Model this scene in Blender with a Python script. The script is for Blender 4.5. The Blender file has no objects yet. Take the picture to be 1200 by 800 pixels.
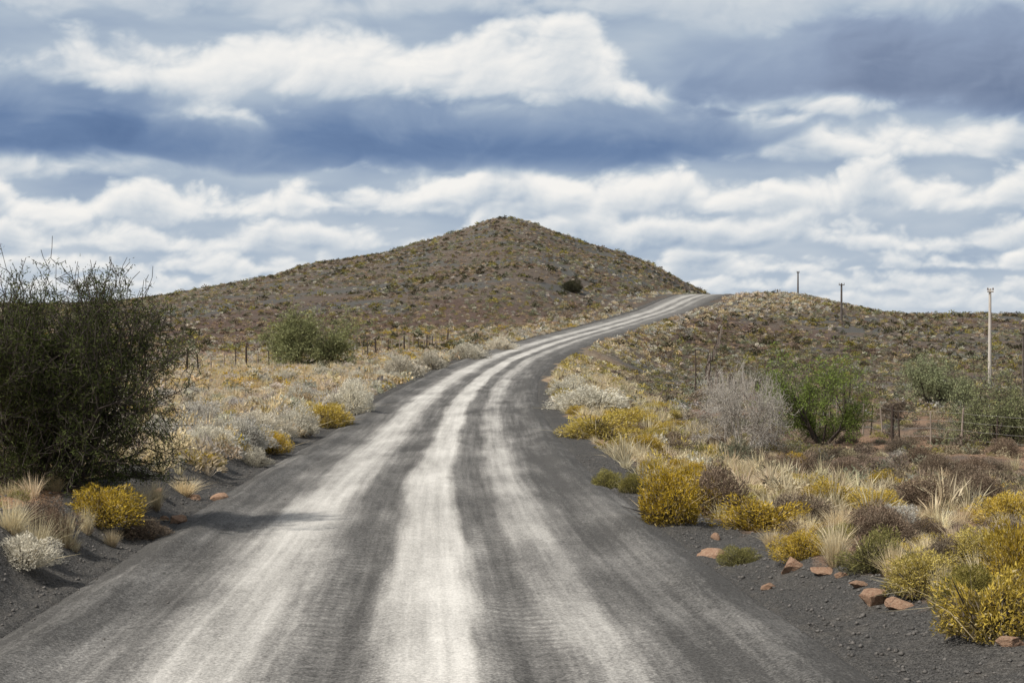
import bpy, math, random
import numpy as np
rng = np.random.default_rng(7)
random.seed(7)
SC = bpy.context.scene
COL = SC.collection
CZ = 3.1          # camera height over the road datum
F = 2000.0        # focal length in photo pixels
HOR = 372.0

# ------------------------------------------------------------------ maths
def sstep(a, b, x):
    t = np.clip((x - a) / (b - a), 0, 1)
    return t * t * (3 - 2 * t)

def pchip(xk, yk):
    xk = np.array(xk, float); yk = np.array(yk, float)
    h = np.diff(xk); dl = np.diff(yk) / h
    m = np.zeros_like(yk)
    for i in range(1, len(xk) - 1):
        if dl[i-1] * dl[i] > 0:
            w1 = 2 * h[i] + h[i-1]; w2 = h[i] + 2 * h[i-1]
            m[i] = (w1 + w2) / (w1 / dl[i-1] + w2 / dl[i])
    m[0] = dl[0]; m[-1] = dl[-1]
    def f(x):
        x = np.clip(np.asarray(x, float), xk[0], xk[-1])
        i = np.clip(np.searchsorted(xk, x) - 1, 0, len(xk) - 2)
        s = (x - xk[i]) / h[i]
        return ((2*s**3 - 3*s**2 + 1) * yk[i] + (s**3 - 2*s**2 + s) * h[i] * m[i]
                + (-2*s**3 + 3*s**2) * yk[i+1] + (s**3 - s**2) * h[i] * m[i+1])
    return f

def hsh(ix, iy, seed):
    n = (ix.astype(np.int64) * 374761393 + iy.astype(np.int64) * 668265263 + seed * 1442695041) & 0xffffffff
    n = ((n ^ (n >> 13)) * 1274126177) & 0xffffffff
    n = n ^ (n >> 16)
    return (n & 0xffff) / 65535.0

def vnoise(x, y, seed=0):
    x = np.asarray(x, float); y = np.asarray(y, float)
    x, y = x * .8 + y * .6 + seed * .37, y * .8 - x * .6
    ix = np.floor(x); iy = np.floor(y)
    fx = x - ix; fy = y - iy
    fx = fx*fx*(3-2*fx); fy = fy*fy*(3-2*fy)
    a = hsh(ix, iy, seed); b = hsh(ix+1, iy, seed); c = hsh(ix, iy+1, seed); d = hsh(ix+1, iy+1, seed)
    return (a*(1-fx)+b*fx)*(1-fy) + (c*(1-fx)+d*fx)*fy

def fbm(x, y, seed=0, octv=4):
    s = 0; a = .5; t = 0
    for o in range(octv):
        s = s + a * vnoise(x * 2**o, y * 2**o, seed + o * 17); t += a; a *= .5
    return s / t

def perlin(x, y, seed=0):
    ix = np.floor(x); iy = np.floor(y); fx = x - ix; fy = y - iy
    ux = fx**3 * (fx * (fx * 6 - 15) + 10); uy = fy**3 * (fy * (fy * 6 - 15) + 10)
    def g(i, j):
        a = hsh(ix + i, iy + j, seed) * 6.2831853
        return np.cos(a) * (fx - i) + np.sin(a) * (fy - j)
    return ((g(0, 0) * (1 - ux) + g(1, 0) * ux) * (1 - uy) + (g(0, 1) * (1 - ux) + g(1, 1) * ux) * uy) * 1.4
def pfbm(x, y, seed, octv=5, gain=.5, billow=0.):
    s = 0; a = 1.; t = 0; c, sn = .8, .6
    for o in range(octv):
        p = perlin(x, y, seed + o * 13)
        if billow: p = p * (1 - billow) + (np.abs(p) * 2 - .55) * billow
        s = s + a * p; t += a; a *= gain
        x, y = (x * c - y * sn) * 2.03 + 7.1, (x * sn + y * c) * 2.03 + 3.7
    return s / t

# ------------------------------------------------------------------ terrain
rd = [0, 14.5, 20, 31, 42.7, 65, 81, 107, 140, 185, 230, 275, 320]
rpy = [None, 800, 700, 600, 550, 500, 475, 450, 425, 400, 383, 366, 345]
rpx = [None, 470, 480, 490, 500, 522, 533, 555, 590, 655, 715, 772, 833]
rz = [-2.9] + [(HOR - p) * d / F for p, d in zip(rpy[1:], rd[1:])]
rx = [-.6] + [(p - 600) * d / F for p, d in zip(rpx[1:], rd[1:])]
rdx = rd + [350, 400, 470, 600, 6000]
CXf = pchip(rdx, rx + [48, 66, 92, 135, 1900])
ZRf = pchip(rdx, rz + [4.2, 1.0, -4.0, -6, 0])
def cxs(y):
    return CXf(y), (CXf(np.asarray(y) + .5) - CXf(np.asarray(y) - .5))
SLf = pchip([0, 15, 20, 34, 60, 100, 150, 200, 250, 330, 430, 600, 2500, 6000],
            [-2.1, -2.38, -2.5, -3.02, -3.72, -4.05, -4.1, -3.8, -3.1, -2, -2, -5, 0, 1])
SRf = pchip([0, 15, 20, 30, 45, 60, 72, 100, 140, 190, 230, 600, 2500, 6000],
            [-2.3, -2.75, -2.95, -3.6, -4.35, -4.85, -4.95, -5.2, -5.6, -5.6, -5.2, -6, 0, 2])
hp = [(-400, 362), (0, 357), (100, 354), (150, 350), (200, 343), (260, 333), (300, 325), (350, 313), (400, 303), (450, 294),
      (500, 281), (540, 267), (570, 257), (595, 253), (620, 257), (650, 268), (700, 287), (750, 306), (790, 326), (815, 338),
      (850, 352), (900, 366), (1000, 380)]
HILLf = pchip([(p - 600) * 430 / F for p, q in hp], [(HOR - q) * 430 / F for p, q in hp])
RIDf = pchip([30, 41, 49.5, 58, 66, 76, 99, 300], [4.6, 5.1, 4.8, 2.8, 1.4, .5, .2, .2])

def terrain(x, y, fine=True):
    x = np.asarray(x, float); y = np.asarray(y, float)
    c, dc = cxs(y); sl = np.sqrt(1 + dc * dc)
    t = (x - c) / sl
    zr = ZRf(y)
    bl = SLf(y)
    s = np.clip((430 - y) / 225, 0, 1)
    back = sstep(620, 430, y)
    f = np.where(y < 430, (1 - s) ** 1.35, back)
    L = bl + np.maximum(0, HILLf(x) - bl) * f
    br = SRf(y)
    g = np.where(y < 335, sstep(185, 335, y), sstep(520, 335, y))
    R = br + (RIDf(x) - br) * g
    bw = 3 + 17 * sstep(330, 380, y)
    S = np.clip((t + bw) / (2 * bw), 0, 1); S = S * S * (3 - 2 * S)
    side = L * (1 - S) + R * S
    amp = sstep(5, 30, np.abs(t))
    side = side + amp * ((fbm(x/38, y/38, 3) - .5) * 2.0 * sstep(60, 240, y) + (fbm(x/11, y/11, 9) - .5) * .8
                         + (fbm(x/16+9, y/30, 31) - .5) * 3.4 * sstep(3, 12, side) * sstep(460, 400, y))
    W = 1.2 + 8 * sstep(25, 75, y) * (t > 0) + 5 * sstep(40, 120, y) * (t < 0) + 18 * sstep(190, 300, y)
    w = 1 - sstep(0, 1, (np.abs(t) - 4.25) / W)
    w = w * sstep(560, 440, y)
    edge = zr + .02 - .14 * sstep(4.15, 3.75, np.abs(t))
    z = side * (1 - w) + edge * w
    if fine:
        m = sstep(3.6, 4.4, np.abs(t)); m2 = sstep(4.3, 5.6, np.abs(t))
        z = z + m * ((fbm(x/1.3, y/1.3, 21) - .5) * .16 + (fbm(x/.3, y/.3, 51, 3) - .5) * .07) \
              + m2 * ((fbm(x/.7, y/.7, 71, 3) - .5) * .26 + (fbm(x/4, y/4, 81, 3) - .5) * .35) * sstep(400, 100, y)
    return z + CZ

def roadt(x, y):
    c, dc = cxs(y)
    return (x - c) / np.sqrt(1 + dc * dc)

def at(px, py):
    """where the sight line through a photo pixel first meets the ground"""
    d = np.geomspace(8, 1200, 6000)
    x = (px - 600) / F * d; zz = CZ + (HOR - py) / F * d
    g = terrain(x, d)
    i = np.argmax(g >= zz)
    if g[i] < zz[i]: i = len(d) - 1
    return float(x[i]), float(d[i]), float(g[i])

# ------------------------------------------------------------------ materials
def mat(name):
    m = bpy.data.materials.new(name); m.use_nodes = True
    nt = m.node_tree; nt.nodes.clear()
    return m, nt
class NB:
    def __init__(s, nt): s.nt = nt
    def n(s, ty, **kw):
        nd = s.nt.nodes.new(ty)
        for k, v in kw.items(): setattr(nd, k, v)
        return nd
    def l(s, a, b): s.nt.links.new(a, b)
    def put(s, sock, v):
        if hasattr(v, 'is_output'): s.l(v, sock)
        else: sock.default_value = v
    def m(s, op, a, b=None, c=None, clamp=False):
        nd = s.n('ShaderNodeMath', operation=op, use_clamp=clamp)
        s.put(nd.inputs[0], a)
        if b is not None: s.put(nd.inputs[1], b)
        if c is not None: s.put(nd.inputs[2], c)
        return nd.outputs[0]
    def mix(s, f, a, b, bt='MIX'):
        nd = s.n('ShaderNodeMix', data_type='RGBA', blend_type=bt)
        s.put(nd.inputs[0], f)
        for i, v in ((6, a), (7, b)):
            if isinstance(v, tuple): nd.inputs[i].default_value = (*v, 1)
            else: s.l(v, nd.inputs[i])
        return nd.outputs[2]
    def lerp(s, f, a, b):
        nd = s.n('ShaderNodeMix', data_type='FLOAT')
        s.put(nd.inputs[0], f); s.put(nd.inputs[2], a); s.put(nd.inputs[3], b)
        return nd.outputs[0]
    def noise(s, vec, scale, detail=4, rough=.55, dist=0):
        nd = s.n('ShaderNodeTexNoise')
        if vec is not None: s.l(vec, nd.inputs['Vector'])
        nd.inputs['Scale'].default_value = scale; nd.inputs['Detail'].default_value = detail
        nd.inputs['Roughness'].default_value = rough; nd.inputs['Distortion'].default_value = dist
        return nd.outputs['Fac']
    def ramp(s, f, stops, interp='LINEAR'):
        nd = s.n('ShaderNodeValToRGB'); cr = nd.color_ramp; cr.interpolation = interp
        while len(cr.elements) < len(stops): cr.elements.new(.5)
        for e, (p, c) in zip(cr.elements, stops):
            e.position = p; e.color = (c, c, c, 1) if not isinstance(c, tuple) else (*c, 1)
        s.l(f, nd.inputs[0]); return nd.outputs[0]
    def rng(s, f, a, b, c=0., d=1., smooth=False):
        nd = s.n('ShaderNodeMapRange'); s.l(f, nd.inputs[0])
        if smooth: nd.interpolation_type = 'SMOOTHSTEP'
        for i, v in enumerate((a, b, c, d)): nd.inputs[i+1].default_value = v
        return nd.outputs[0]
    def attr(s, name): return s.n('ShaderNodeAttribute', attribute_name=name)
    def comb(s, x, y, z):
        nd = s.n('ShaderNodeCombineXYZ')
        for i, v in enumerate((x, y, z)): s.put(nd.inputs[i], v)
        return nd.outputs[0]
    def out(s, col, rough=.9, bump=None, dist=.02, strength=1.0):
        p = s.n('ShaderNodeBsdfPrincipled'); o = s.n('ShaderNodeOutputMaterial')
        if isinstance(col, tuple): p.inputs['Base Color'].default_value = (*col, 1)
        else: s.l(col, p.inputs['Base Color'])
        s.put(p.inputs['Roughness'], rough); p.inputs['Specular IOR Level'].default_value = .2
        if bump is not None:
            b = s.n('ShaderNodeBump'); b.inputs['Distance'].default_value = dist; b.inputs['Strength'].default_value = strength
            s.l(bump, b.inputs['Height']); s.l(b.outputs[0], p.inputs['Normal'])
        s.l(p.outputs[0], o.inputs[0]); return p

# ground
M_ground, nt = mat('karoo_ground'); b = NB(nt)
P = b.n('ShaderNodeNewGeometry').outputs['Position']
g = b.attr('gravel').outputs['Fac']; h = b.attr('hill').outputs['Fac']; pl = b.attr('pale').outputs['Fac']; red = b.attr('red').outputs['Fac']; wm = b.attr('warm').outputs['Fac']
nbig = b.noise(P, .07, 5, .6); nmid = b.noise(P, 1.3, 6, .65); nfin = b.noise(P, 22, 4, .7); nf2 = b.noise(P, 60, 2, .6)
soil = b.mix(b.rng(nmid, .35, .65), (.14, .098, .074), (.27, .185, .135))
soil = b.mix(b.rng(nbig, .48, .6), soil, (.125, .112, .10))
straw = b.mix(b.rng(nmid, .4, .62), (.35, .25, .16), (.52, .42, .29))
soil = b.mix(pl, soil, straw)
soil = b.mix(wm, soil, b.mix(b.rng(nmid, .35, .62), (.25, .145, .085), (.50, .31, .18)))
hl = b.mix(b.rng(nmid, .38, .62), (.078, .064, .052), (.145, .113, .088))
hl = b.mix(b.rng(nbig, .51, .55), hl, (.090, .088, .081))
hl = b.mix(red, hl, b.mix(b.rng(nmid, .35, .65), (.068, .046, .038), (.13, .088, .068)))
soil = b.mix(h, soil, hl)
speck = b.ramp(nfin, [(.3, .5), (.5, 1.0), (.68, 1.45)])
gr = b.mix(b.rng(nf2, .38, .66), (.042, .040, .038), (.165, .158, .148))
gr = b.mix(b.rng(nmid, .5, .72, 0, .6), gr, (.145, .132, .115))
gm = b.m('ADD', g, b.m('MULTIPLY', b.m('SUBTRACT', nmid, .5), 1.4))
gm = b.rng(gm, .35, .65)
c = b.mix(gm, soil, gr)
c = b.mix(1.0, c, speck, 'MULTIPLY')
bh = b.m('ADD', b.m('ADD', b.m('MULTIPLY', nfin, .6), b.m('MULTIPLY', nf2, .35)), b.m('MULTIPLY', b.noise(P, 7, 3, .6), 1.2))
b.out(c, .95, bh, .12, 1.0)

# road
M_road, nt = mat('gravel_road'); b = NB(nt)
P = b.n('ShaderNodeNewGeometry').outputs['Position']
T = b.attr('lateral').outputs['Fac']; V = b.attr('along').outputs['Fac']
wob = b.noise(b.comb(b.m('MULTIPLY', V, .05), 0., 0.), 1.0, 3)
wob2 = b.noise(b.comb(b.m('MULTIPLY', V, .09), b.m('MULTIPLY', T, 1.0), 0.), 1.0, 5, .6)
ripn = b.noise(b.comb(b.m('MULTIPLY', V, .5), b.m('MULTIPLY', T, 1.0), 3.), 1.0, 3, .5)
tt = b.m('ADD', T, b.m('ADD', b.m('MULTIPLY', b.m('SUBTRACT', wob, .5), .3), b.m('MULTIPLY', b.m('SUBTRACT', wob2, .5), .7)))
tn = b.rng(tt, -4.5, 4.5)
def tp(t): return (t + 4.5) / 9
pale = b.ramp(tn, [(tp(-4.4), .0), (tp(-3.1), .08), (tp(-2.5), .20), (tp(-2.1), .66), (tp(-1.5), .68), (tp(-1.15), .34), (tp(-.9), .14), (tp(-.4), .11), (tp(-.1), .68),
                   (tp(.55), .78), (tp(.8), .22), (tp(1.3), .10), (tp(1.55), .42), (tp(2.0), .52), (tp(2.3), .24), (tp(2.6), .08), (tp(4.3), .0)])
streak = b.noise(b.comb(b.m('MULTIPLY', T, 7.0), b.m('MULTIPLY', V, .12), 0.), 1.0, 5, .6)
patch = b.noise(b.comb(b.m('MULTIPLY', T, .8), b.m('MULTIPLY', V, .16), 9.), 1.0, 6, .6)
fine = b.noise(P, 30, 3, .8); fin2 = b.noise(P, 6, 5, .7)
pm = b.m('ADD', pale, b.m('MULTIPLY', b.m('SUBTRACT', streak, .5), .6))
pm = b.m('ADD', pm, b.m('MULTIPLY', b.m('SUBTRACT', patch, .5), 1.1))
pm = b.m('ADD', pm, b.m('MULTIPLY', b.m('SUBTRACT', fin2, .5), .40))
wash = b.m('SINE', b.m('ADD', b.m('MULTIPLY', V, 21.), b.m('MULTIPLY', ripn, 26.)))
rut = b.ramp(tn, [(tp(-1.2), .0), (tp(-.9), 1.), (tp(-.4), 1.), (tp(-.15), .0), (tp(.78), .0), (tp(.95), 1.), (tp(1.4), 1.), (tp(1.65), .0)])
wr = b.m('MULTIPLY', b.m('MULTIPLY', wash, rut), b.rng(patch, .44, .60, .1, 1.))
pm = b.m('ADD', pm, b.m('MULTIPLY', wr, .06))
pm = b.m('ADD', pm, b.m('MULTIPLY', b.m('SUBTRACT', fine, .5), .5), clamp=True)
rside = b.rng(T, -.5, 2.5, .42, .24)
pm = b.lerp(b.rng(V, 100, 280, 0, .55), pm, rside)
c = b.ramp(pm, [(0., (.078, .075, .071)), (.25, (.160, .154, .145)), (.55, (.34, .328, .306)), (1., (.60, .582, .545))])
spk = b.ramp(fine, [(.32, .45), (.5, 1.), (.68, 1.55)])
c = b.mix(b.m('SUBTRACT', 1.0, b.m('MULTIPLY', pm, .8), clamp=True), c, b.mix(1.0, c, spk, 'MULTIPLY'))
hh = b.m('ADD', b.m('MULTIPLY', wr, .18), b.m('ADD', b.m('MULTIPLY', b.m('MULTIPLY', fine, b.m('SUBTRACT', 1.0, b.m('MULTIPLY', pm, .6))), .6), b.m('MULTIPLY', b.noise(P, 8, 3, .6), .3)))
b.out(c, .93, hh, .05, 1.0)

# foliage / wood / stone
M_fol, nt = mat('dry_foliage'); b = NB(nt)
ca = b.attr('col').outputs['Color']; oi = b.n('ShaderNodeObjectInfo')
hs = b.n('ShaderNodeHueSaturation'); b.l(ca, hs.inputs['Color']); b.l(b.rng(oi.outputs['Random'], 0, 1, .8, 1.15), hs.inputs['Value'])
rn2 = b.m('FRACT', b.m('MULTIPLY', oi.outputs['Random'], 7.31)); b.l(b.rng(rn2, 0, 1, .498, .515), hs.inputs['Hue']); b.l(b.rng(rn2, 0, 1, 1.05, .85), hs.inputs['Saturation'])
d1 = b.n('ShaderNodeBsdfDiffuse'); d2 = b.n('ShaderNodeBsdfTranslucent'); mx = b.n('ShaderNodeMixShader'); mx.inputs[0].default_value = .28
b.l(hs.outputs[0], d1.inputs[0]); b.l(hs.outputs[0], d2.inputs[0]); b.l(d1.outputs[0], mx.inputs[1]); b.l(d2.outputs[0], mx.inputs[2])
o = b.n('ShaderNodeOutputMaterial'); b.l(mx.outputs[0], o.inputs[0])

def wood(name, c1, c2, sx=14, sz=1.5):
    m, nt = mat(name); b = NB(nt)
    tc = b.n('ShaderNodeTexCoord').outputs['Object']; mp = b.n('ShaderNodeMapping'); b.l(tc, mp.inputs[0])
    mp.inputs['Scale'].default_value = (sx, sx, sz)
    f = b.noise(mp.outputs[0], 1.5, 6, .65)
    b.out(b.mix(b.rng(f, .35, .65), c1, c2), .85, f, .01)
    return m
M_bark = wood('grey_bark', (.035, .028, .023), (.09, .075, .065))
M_palebark = wood('pale_bark', (.31, .285, .25), (.52, .48, .43))
M_post = wood('weathered_wood', (.20, .16, .13), (.36, .30, .25))
M_dpost = wood('dark_wood', (.04, .03, .025), (.10, .075, .06))
M_pole = wood('utility_pole_wood', (.40, .36, .32), (.60, .56, .51))
M_dpole = wood('dark_pole_wood', (.07, .06, .055), (.15, .13, .12))
M_wire, nt = mat('galvanised_wire'); b = NB(nt); p = b.out(b.mix(b.noise(b.n('ShaderNodeTexCoord').outputs['Object'], 3), (.2, .19, .18), (.36, .34, .32)), .5)
M_cer, nt = mat('brown_ceramic'); b = NB(nt); b.out(b.mix(b.noise(None, 5), (.10, .06, .045), (.16, .1, .08)), .3)
def stone(name, c1, c2, c3):
    m, nt = mat(name); b = NB(nt); tc = b.n('ShaderNodeTexCoord').outputs['Object']
    f = b.noise(tc, 6, 6, .65); f2 = b.noise(tc, 40, 4, .7)
    c = b.mix(b.rng(f, .35, .65), c1, c2); c = b.mix(b.rng(f2, .5, .7, 0, .7), c, c3)
    b.out(c, .85, b.m('ADD', f, b.m('MULTIPLY', f2, .4)), .03); return m
M_rock = stone('rusty_stone', (.27, .15, .095), (.42, .29, .20), (.2, .14, .11))
M_peb = stone('grey_gravel', (.06, .058, .056), (.17, .16, .15), (.24, .21, .185))

# ------------------------------------------------------------------ mesh helpers
def mesh_np(name, V, Fc, material, parent=None, col=None, attrs=None, smooth=False, k=3):
    me = bpy.data.meshes.new(name)
    V = np.asarray(V, np.float32); Fc = np.asarray(Fc, np.int32)
    me.vertices.add(len(V)); me.vertices.foreach_set('co', V.ravel())
    me.loops.add(Fc.size); me.loops.foreach_set('vertex_index', Fc.ravel())
    me.polygons.add(len(Fc)); me.polygons.foreach_set('loop_start', np.arange(0, Fc.size, Fc.shape[1], dtype=np.int32))
    if smooth: me.polygons.foreach_set('use_smooth', np.ones(len(Fc), bool))
    me.update(calc_edges=True)
    if col is not None:
        a = me.attributes.new('col', 'FLOAT_COLOR', 'POINT')
        c4 = np.ones((len(V), 4), np.float32); c4[:, :3] = np.clip(col, 0, .95)
        a.data.foreach_set('color', c4.ravel())
    for kx, v in (attrs or {}).items():
        a = me.attributes.new(kx, 'FLOAT', 'POINT'); a.data.foreach_set('value', np.asarray(v, np.float32).ravel())
    me.materials.append(material)
    o = bpy.data.objects.new(name, me); COL.objects.link(o)
    if parent: o.parent = parent
    return o

def tag(o, label=None, cat=None, group=None, kind=None):
    if label: o['label'] = label
    if cat: o['category'] = cat
    if group: o['group'] = group
    if kind: o['kind'] = kind
    return o

def empty(name, loc, rz=0, sc=1, label=None, cat=None, group=None):
    o = bpy.data.objects.new(name, None); COL.objects.link(o)
    o.location = loc; o.rotation_euler = (0, 0, rz); o.scale = (sc, sc, sc) if not isinstance(sc, tuple) else sc
    o.empty_display_size = .2
    return tag(o, label, cat, group)

def dup(root, loc, rz, sc, label, group=None):
    r = root.copy(); COL.objects.link(r); r.location = loc; r.rotation_euler = (0, 0, rz); r.scale = sc
    r['label'] = label
    if group: r['group'] = group
    elif 'group' in r: del r['group']
    for ch in root.children:
        c = ch.copy(); COL.objects.link(c); c.parent = r
    return r

def grid_faces(nr, ncl):
    idx = np.arange(nr * ncl).reshape(nr, ncl)
    return np.stack([idx[:-1, :-1], idx[:-1, 1:], idx[1:, 1:], idx[1:, :-1]], -1).reshape(-1, 4)

def tubes(segs, sides=5):
    p0 = np.array([s[0] for s in segs], float); p1 = np.array([s[1] for s in segs], float)
    r0 = np.array([s[2] for s in segs]); r1 = np.array([s[3] for s in segs])
    d = p1 - p0; L = np.linalg.norm(d, axis=1, keepdims=True) + 1e-9; d = d / L
    a = np.where(np.abs(d[:, 2:3]) < .9, np.array([[0, 0, 1.]]), np.array([[1., 0, 0]]))
    u = np.cross(d, a); u /= np.linalg.norm(u, axis=1, keepdims=True); v = np.cross(d, u)
    ang = np.arange(sides) * 2 * np.pi / sides
    ring = u[:, None, :] * np.cos(ang)[None, :, None] + v[:, None, :] * np.sin(ang)[None, :, None]
    V = np.concatenate([p0[:, None] + ring * r0[:, None, None], p1[:, None] + ring * r1[:, None, None]], 1).reshape(-1, 3)
    i = np.arange(sides); j = (i + 1) % sides
    q = np.stack([i, j, j + sides, i + sides], 1)
    Fq = (q[None] + (np.arange(len(segs)) * 2 * sides)[:, None, None]).reshape(-1, 4)
    return V, Fq

def rdir(n, r):
    v = r.normal(size=(n, 3)); return v / np.linalg.norm(v, axis=1, keepdims=True)

def leaves(Pt, D, L, W, r):
    n = len(Pt)
    D = D / (np.linalg.norm(D, axis=1, keepdims=True) + 1e-9)
    s = np.cross(D, rdir(n, r)); s /= (np.linalg.norm(s, axis=1, keepdims=True) + 1e-9)
    L = np.broadcast_to(L, n)[:, None]; W = np.broadcast_to(W, n)[:, None]
    V = np.stack([Pt - s * W / 2, Pt + s * W / 2, Pt + D * L], 1).reshape(-1, 3)
    return V, np.arange(3 * n).reshape(-1, 3)

PAL = {'straw': ((.60, .47, .28), (.80, .68, .46)), 'bleached': ((.50, .46, .38), (.78, .73, .61)), 'mustard': ((.38, .27, .04), (.68, .49, .085)),
       'olive': ((.19, .17, .05), (.40, .335, .10)), 'greygreen': ((.17, .17, .11), (.34, .33, .23)), 'brown': ((.15, .11, .08), (.31, .23, .17)),
       'dark': ((.035, .035, .022), (.09, .085, .045)), 'green': ((.15, .21, .035), (.38, .46, .10)), 'tan': ((.32, .24, .155), (.54, .43, .28)),
       'silver': ((.40, .385, .345), (.62, .59, .53))}
def leafcol(kind, n, r):
    a, b_ = [np.array(q) for q in PAL[kind]]
    t = r.random(n)[:, None] ** 1.2
    c = a * (1 - t) + b_ * t
    if kind == 'mustard':
        m = r.random(n) < .15; c[m] = np.array([.52, .42, .22]) * (.8 + .4 * r.random((m.sum(), 1)))
    c = c * (.8 + .3 * r.random(n)[:, None])
    return np.repeat(c, 3, 0)

def dome(n, L, W, r, hgt=.9, lump=.3, up=.6, nl=7):
    d = rdir(n, r); d[:, 2] = np.abs(d[:, 2])
    lc = rdir(nl, r); lc[:, 2] = np.abs(lc[:, 2]); la = .4 + .6 * r.random(nl)
    bump = np.max(np.clip(d @ lc.T, 0, 1) ** 8 * la[None], axis=1)
    rad = .5 * (1 - lump + lump * 1.25 * bump) * r.random(n) ** .34
    P_ = d * rad[:, None]; P_[:, 2] *= hgt * 1.6
    D = d + r.normal(size=(n, 3)) * .6; D[:, 2] += up
    return leaves(P_, D, L * (.6 + .8 * r.random(n)), W * (.7 + .6 * r.random(n)), r)

def tuft(n, r, W=.012, spread=.5, hgt=1.):
    a = r.random(n) * 2 * np.pi; rr = r.random(n) ** .7 * .16
    base = np.stack([np.cos(a) * rr, np.sin(a) * rr, np.zeros(n) - .02], 1)
    a2 = a + r.normal(size=n) * .6; lean = np.abs(r.normal(size=n)) * spread
    D = np.stack([np.cos(a2) * lean, np.sin(a2) * lean, np.ones(n)], 1); D /= np.linalg.norm(D, axis=1, keepdims=True)
    L = hgt * (.45 + .55 * r.random(n))
    s = np.cross(D, rdir(n, r)); s /= np.linalg.norm(s, axis=1, keepdims=True); s *= W
    mid = base + D * (L * .55)[:, None]
    D2 = D + np.stack([np.cos(a2), np.sin(a2), -np.ones(n) * .5], 1) * (.5 * lean)[:, None]
    tip = mid + D2 * (L * .45)[:, None]
    V = np.stack([base - s, base + s, mid - s * .8, mid + s * .8, tip], 1).reshape(-1, 3)
    f = np.array([[0, 1, 3], [0, 3, 2], [2, 3, 4]])
    Fc = (f[None] + (np.arange(n) * 5)[:, None, None]).reshape(-1, 3)
    return V, Fc
def tuftcol(kind, n, r):
    a, b_ = [np.array(q) for q in PAL[kind]]
    t = r.random(n)[:, None]; c = (a * (1 - t) + b_ * t) * (.8 + .4 * r.random(n)[:, None])
    return np.repeat(c, 5, 0)

# ------------------------------------------------------------------ ground sheet
rows = np.concatenate([np.geomspace(3.5, 60, 460, endpoint=False), np.geomspace(60, 700, 460, endpoint=False), np.geomspace(700, 6000, 60)])
u = np.concatenate([-np.geomspace(1.4, .43, 50), np.linspace(-.42, .42, 620), np.geomspace(.43, 1.4, 50)])
Y, U = np.meshgrid(rows, u, indexing='ij'); X = U * Y
Z = terrain(X, Y)
T = roadt(X, Y)
wob = (fbm(X/3, Y/3, 77) - .5) * 2.2
lim = np.where(T > 0, 5.3, 5.7) - .7 * sstep(30, 90, Y)
gravel = sstep(lim + .9, lim - .5, np.abs(T) + wob)
hill = np.maximum(sstep(185, 250, Y + (fbm(X/20, Y/20, 5) - .5) * 60) * (T < 0), sstep(110, 200, Y) * (T > 0))
pale = np.where(T < 0, sstep(38, 56, Y) * sstep(-34, -16, T + (fbm(X/9, Y/9, 15) - .5) * 14), sstep(10, 5.5, T + (fbm(X/7, Y/7, 25) - .5) * 7) * sstep(28, 42, Y) * sstep(300, 200, Y))
warm = np.where(T < 0, np.maximum(sstep(62, 46, Y), sstep(.5, .6, fbm(X/7, Y/9, 48)) * .8 * sstep(170, 110, Y)), .45 * (fbm(X/6, Y/6, 45) > .5) * sstep(140, 60, Y))
redm = (T < 0) * sstep(205, 235, Y) * sstep(290, 250, Y + (fbm(X/18, Y/18, 35) - .5) * 70) * sstep(.42, .55, fbm(X/22, Y/22, 37)) + (T > 0) * sstep(150, 200, Y) * sstep(.44, .56, fbm(X/25, Y/25, 39)) * .8
ground = mesh_np('ground', np.stack([X, Y, Z], -1).reshape(-1, 3), grid_faces(*X.shape), M_ground, attrs={'gravel': gravel, 'hill': hill, 'pale': pale, 'red': redm, 'warm': warm}, smooth=True)
tag(ground, kind='structure')

# ------------------------------------------------------------------ road sheet
rows = np.concatenate([np.geomspace(3.5, 60, 700, endpoint=False), np.geomspace(60, 450, 500)])
tcol = np.linspace(-4.5, 4.5, 110)
Y, TT = np.meshgrid(rows, tcol, indexing='ij')
c_, dc_ = cxs(Y); X = c_ + TT * np.sqrt(1 + dc_ * dc_)
ruts = -.035 * (np.exp(-((TT + .62) / .3) ** 2) + np.exp(-((TT - 1.2) / .3) ** 2)) - .02 * (np.exp(-((TT + 3) / .4) ** 2))
Z = ZRf(Y) + CZ + ruts + .05 * (1 - (TT / 4.2) ** 2) + .09 * np.exp(-((np.abs(TT) - 3.5) / .35) ** 2) * (.3 + 1.6 * fbm(X, Y/2, 61)) - .5 * sstep(3.9, 4.5, np.abs(TT)) ** 1.5
Z = Z + (fbm(X/.5, Y/2.2, 41, 3) - .5) * .018 + (fbm(X/.18, Y/.18, 46, 2) - .5) * .03 * sstep(2.6, 3.3, np.abs(TT))
along = np.cumsum(np.concatenate([[0], np.diff(rows)]))[:, None] * np.ones_like(TT)
road = mesh_np('gravel_road', np.stack([X, Y, Z], -1).reshape(-1, 3), grid_faces(*X.shape), M_road, attrs={'lateral': TT, 'along': along}, smooth=True)
tag(road, kind='structure')

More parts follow.
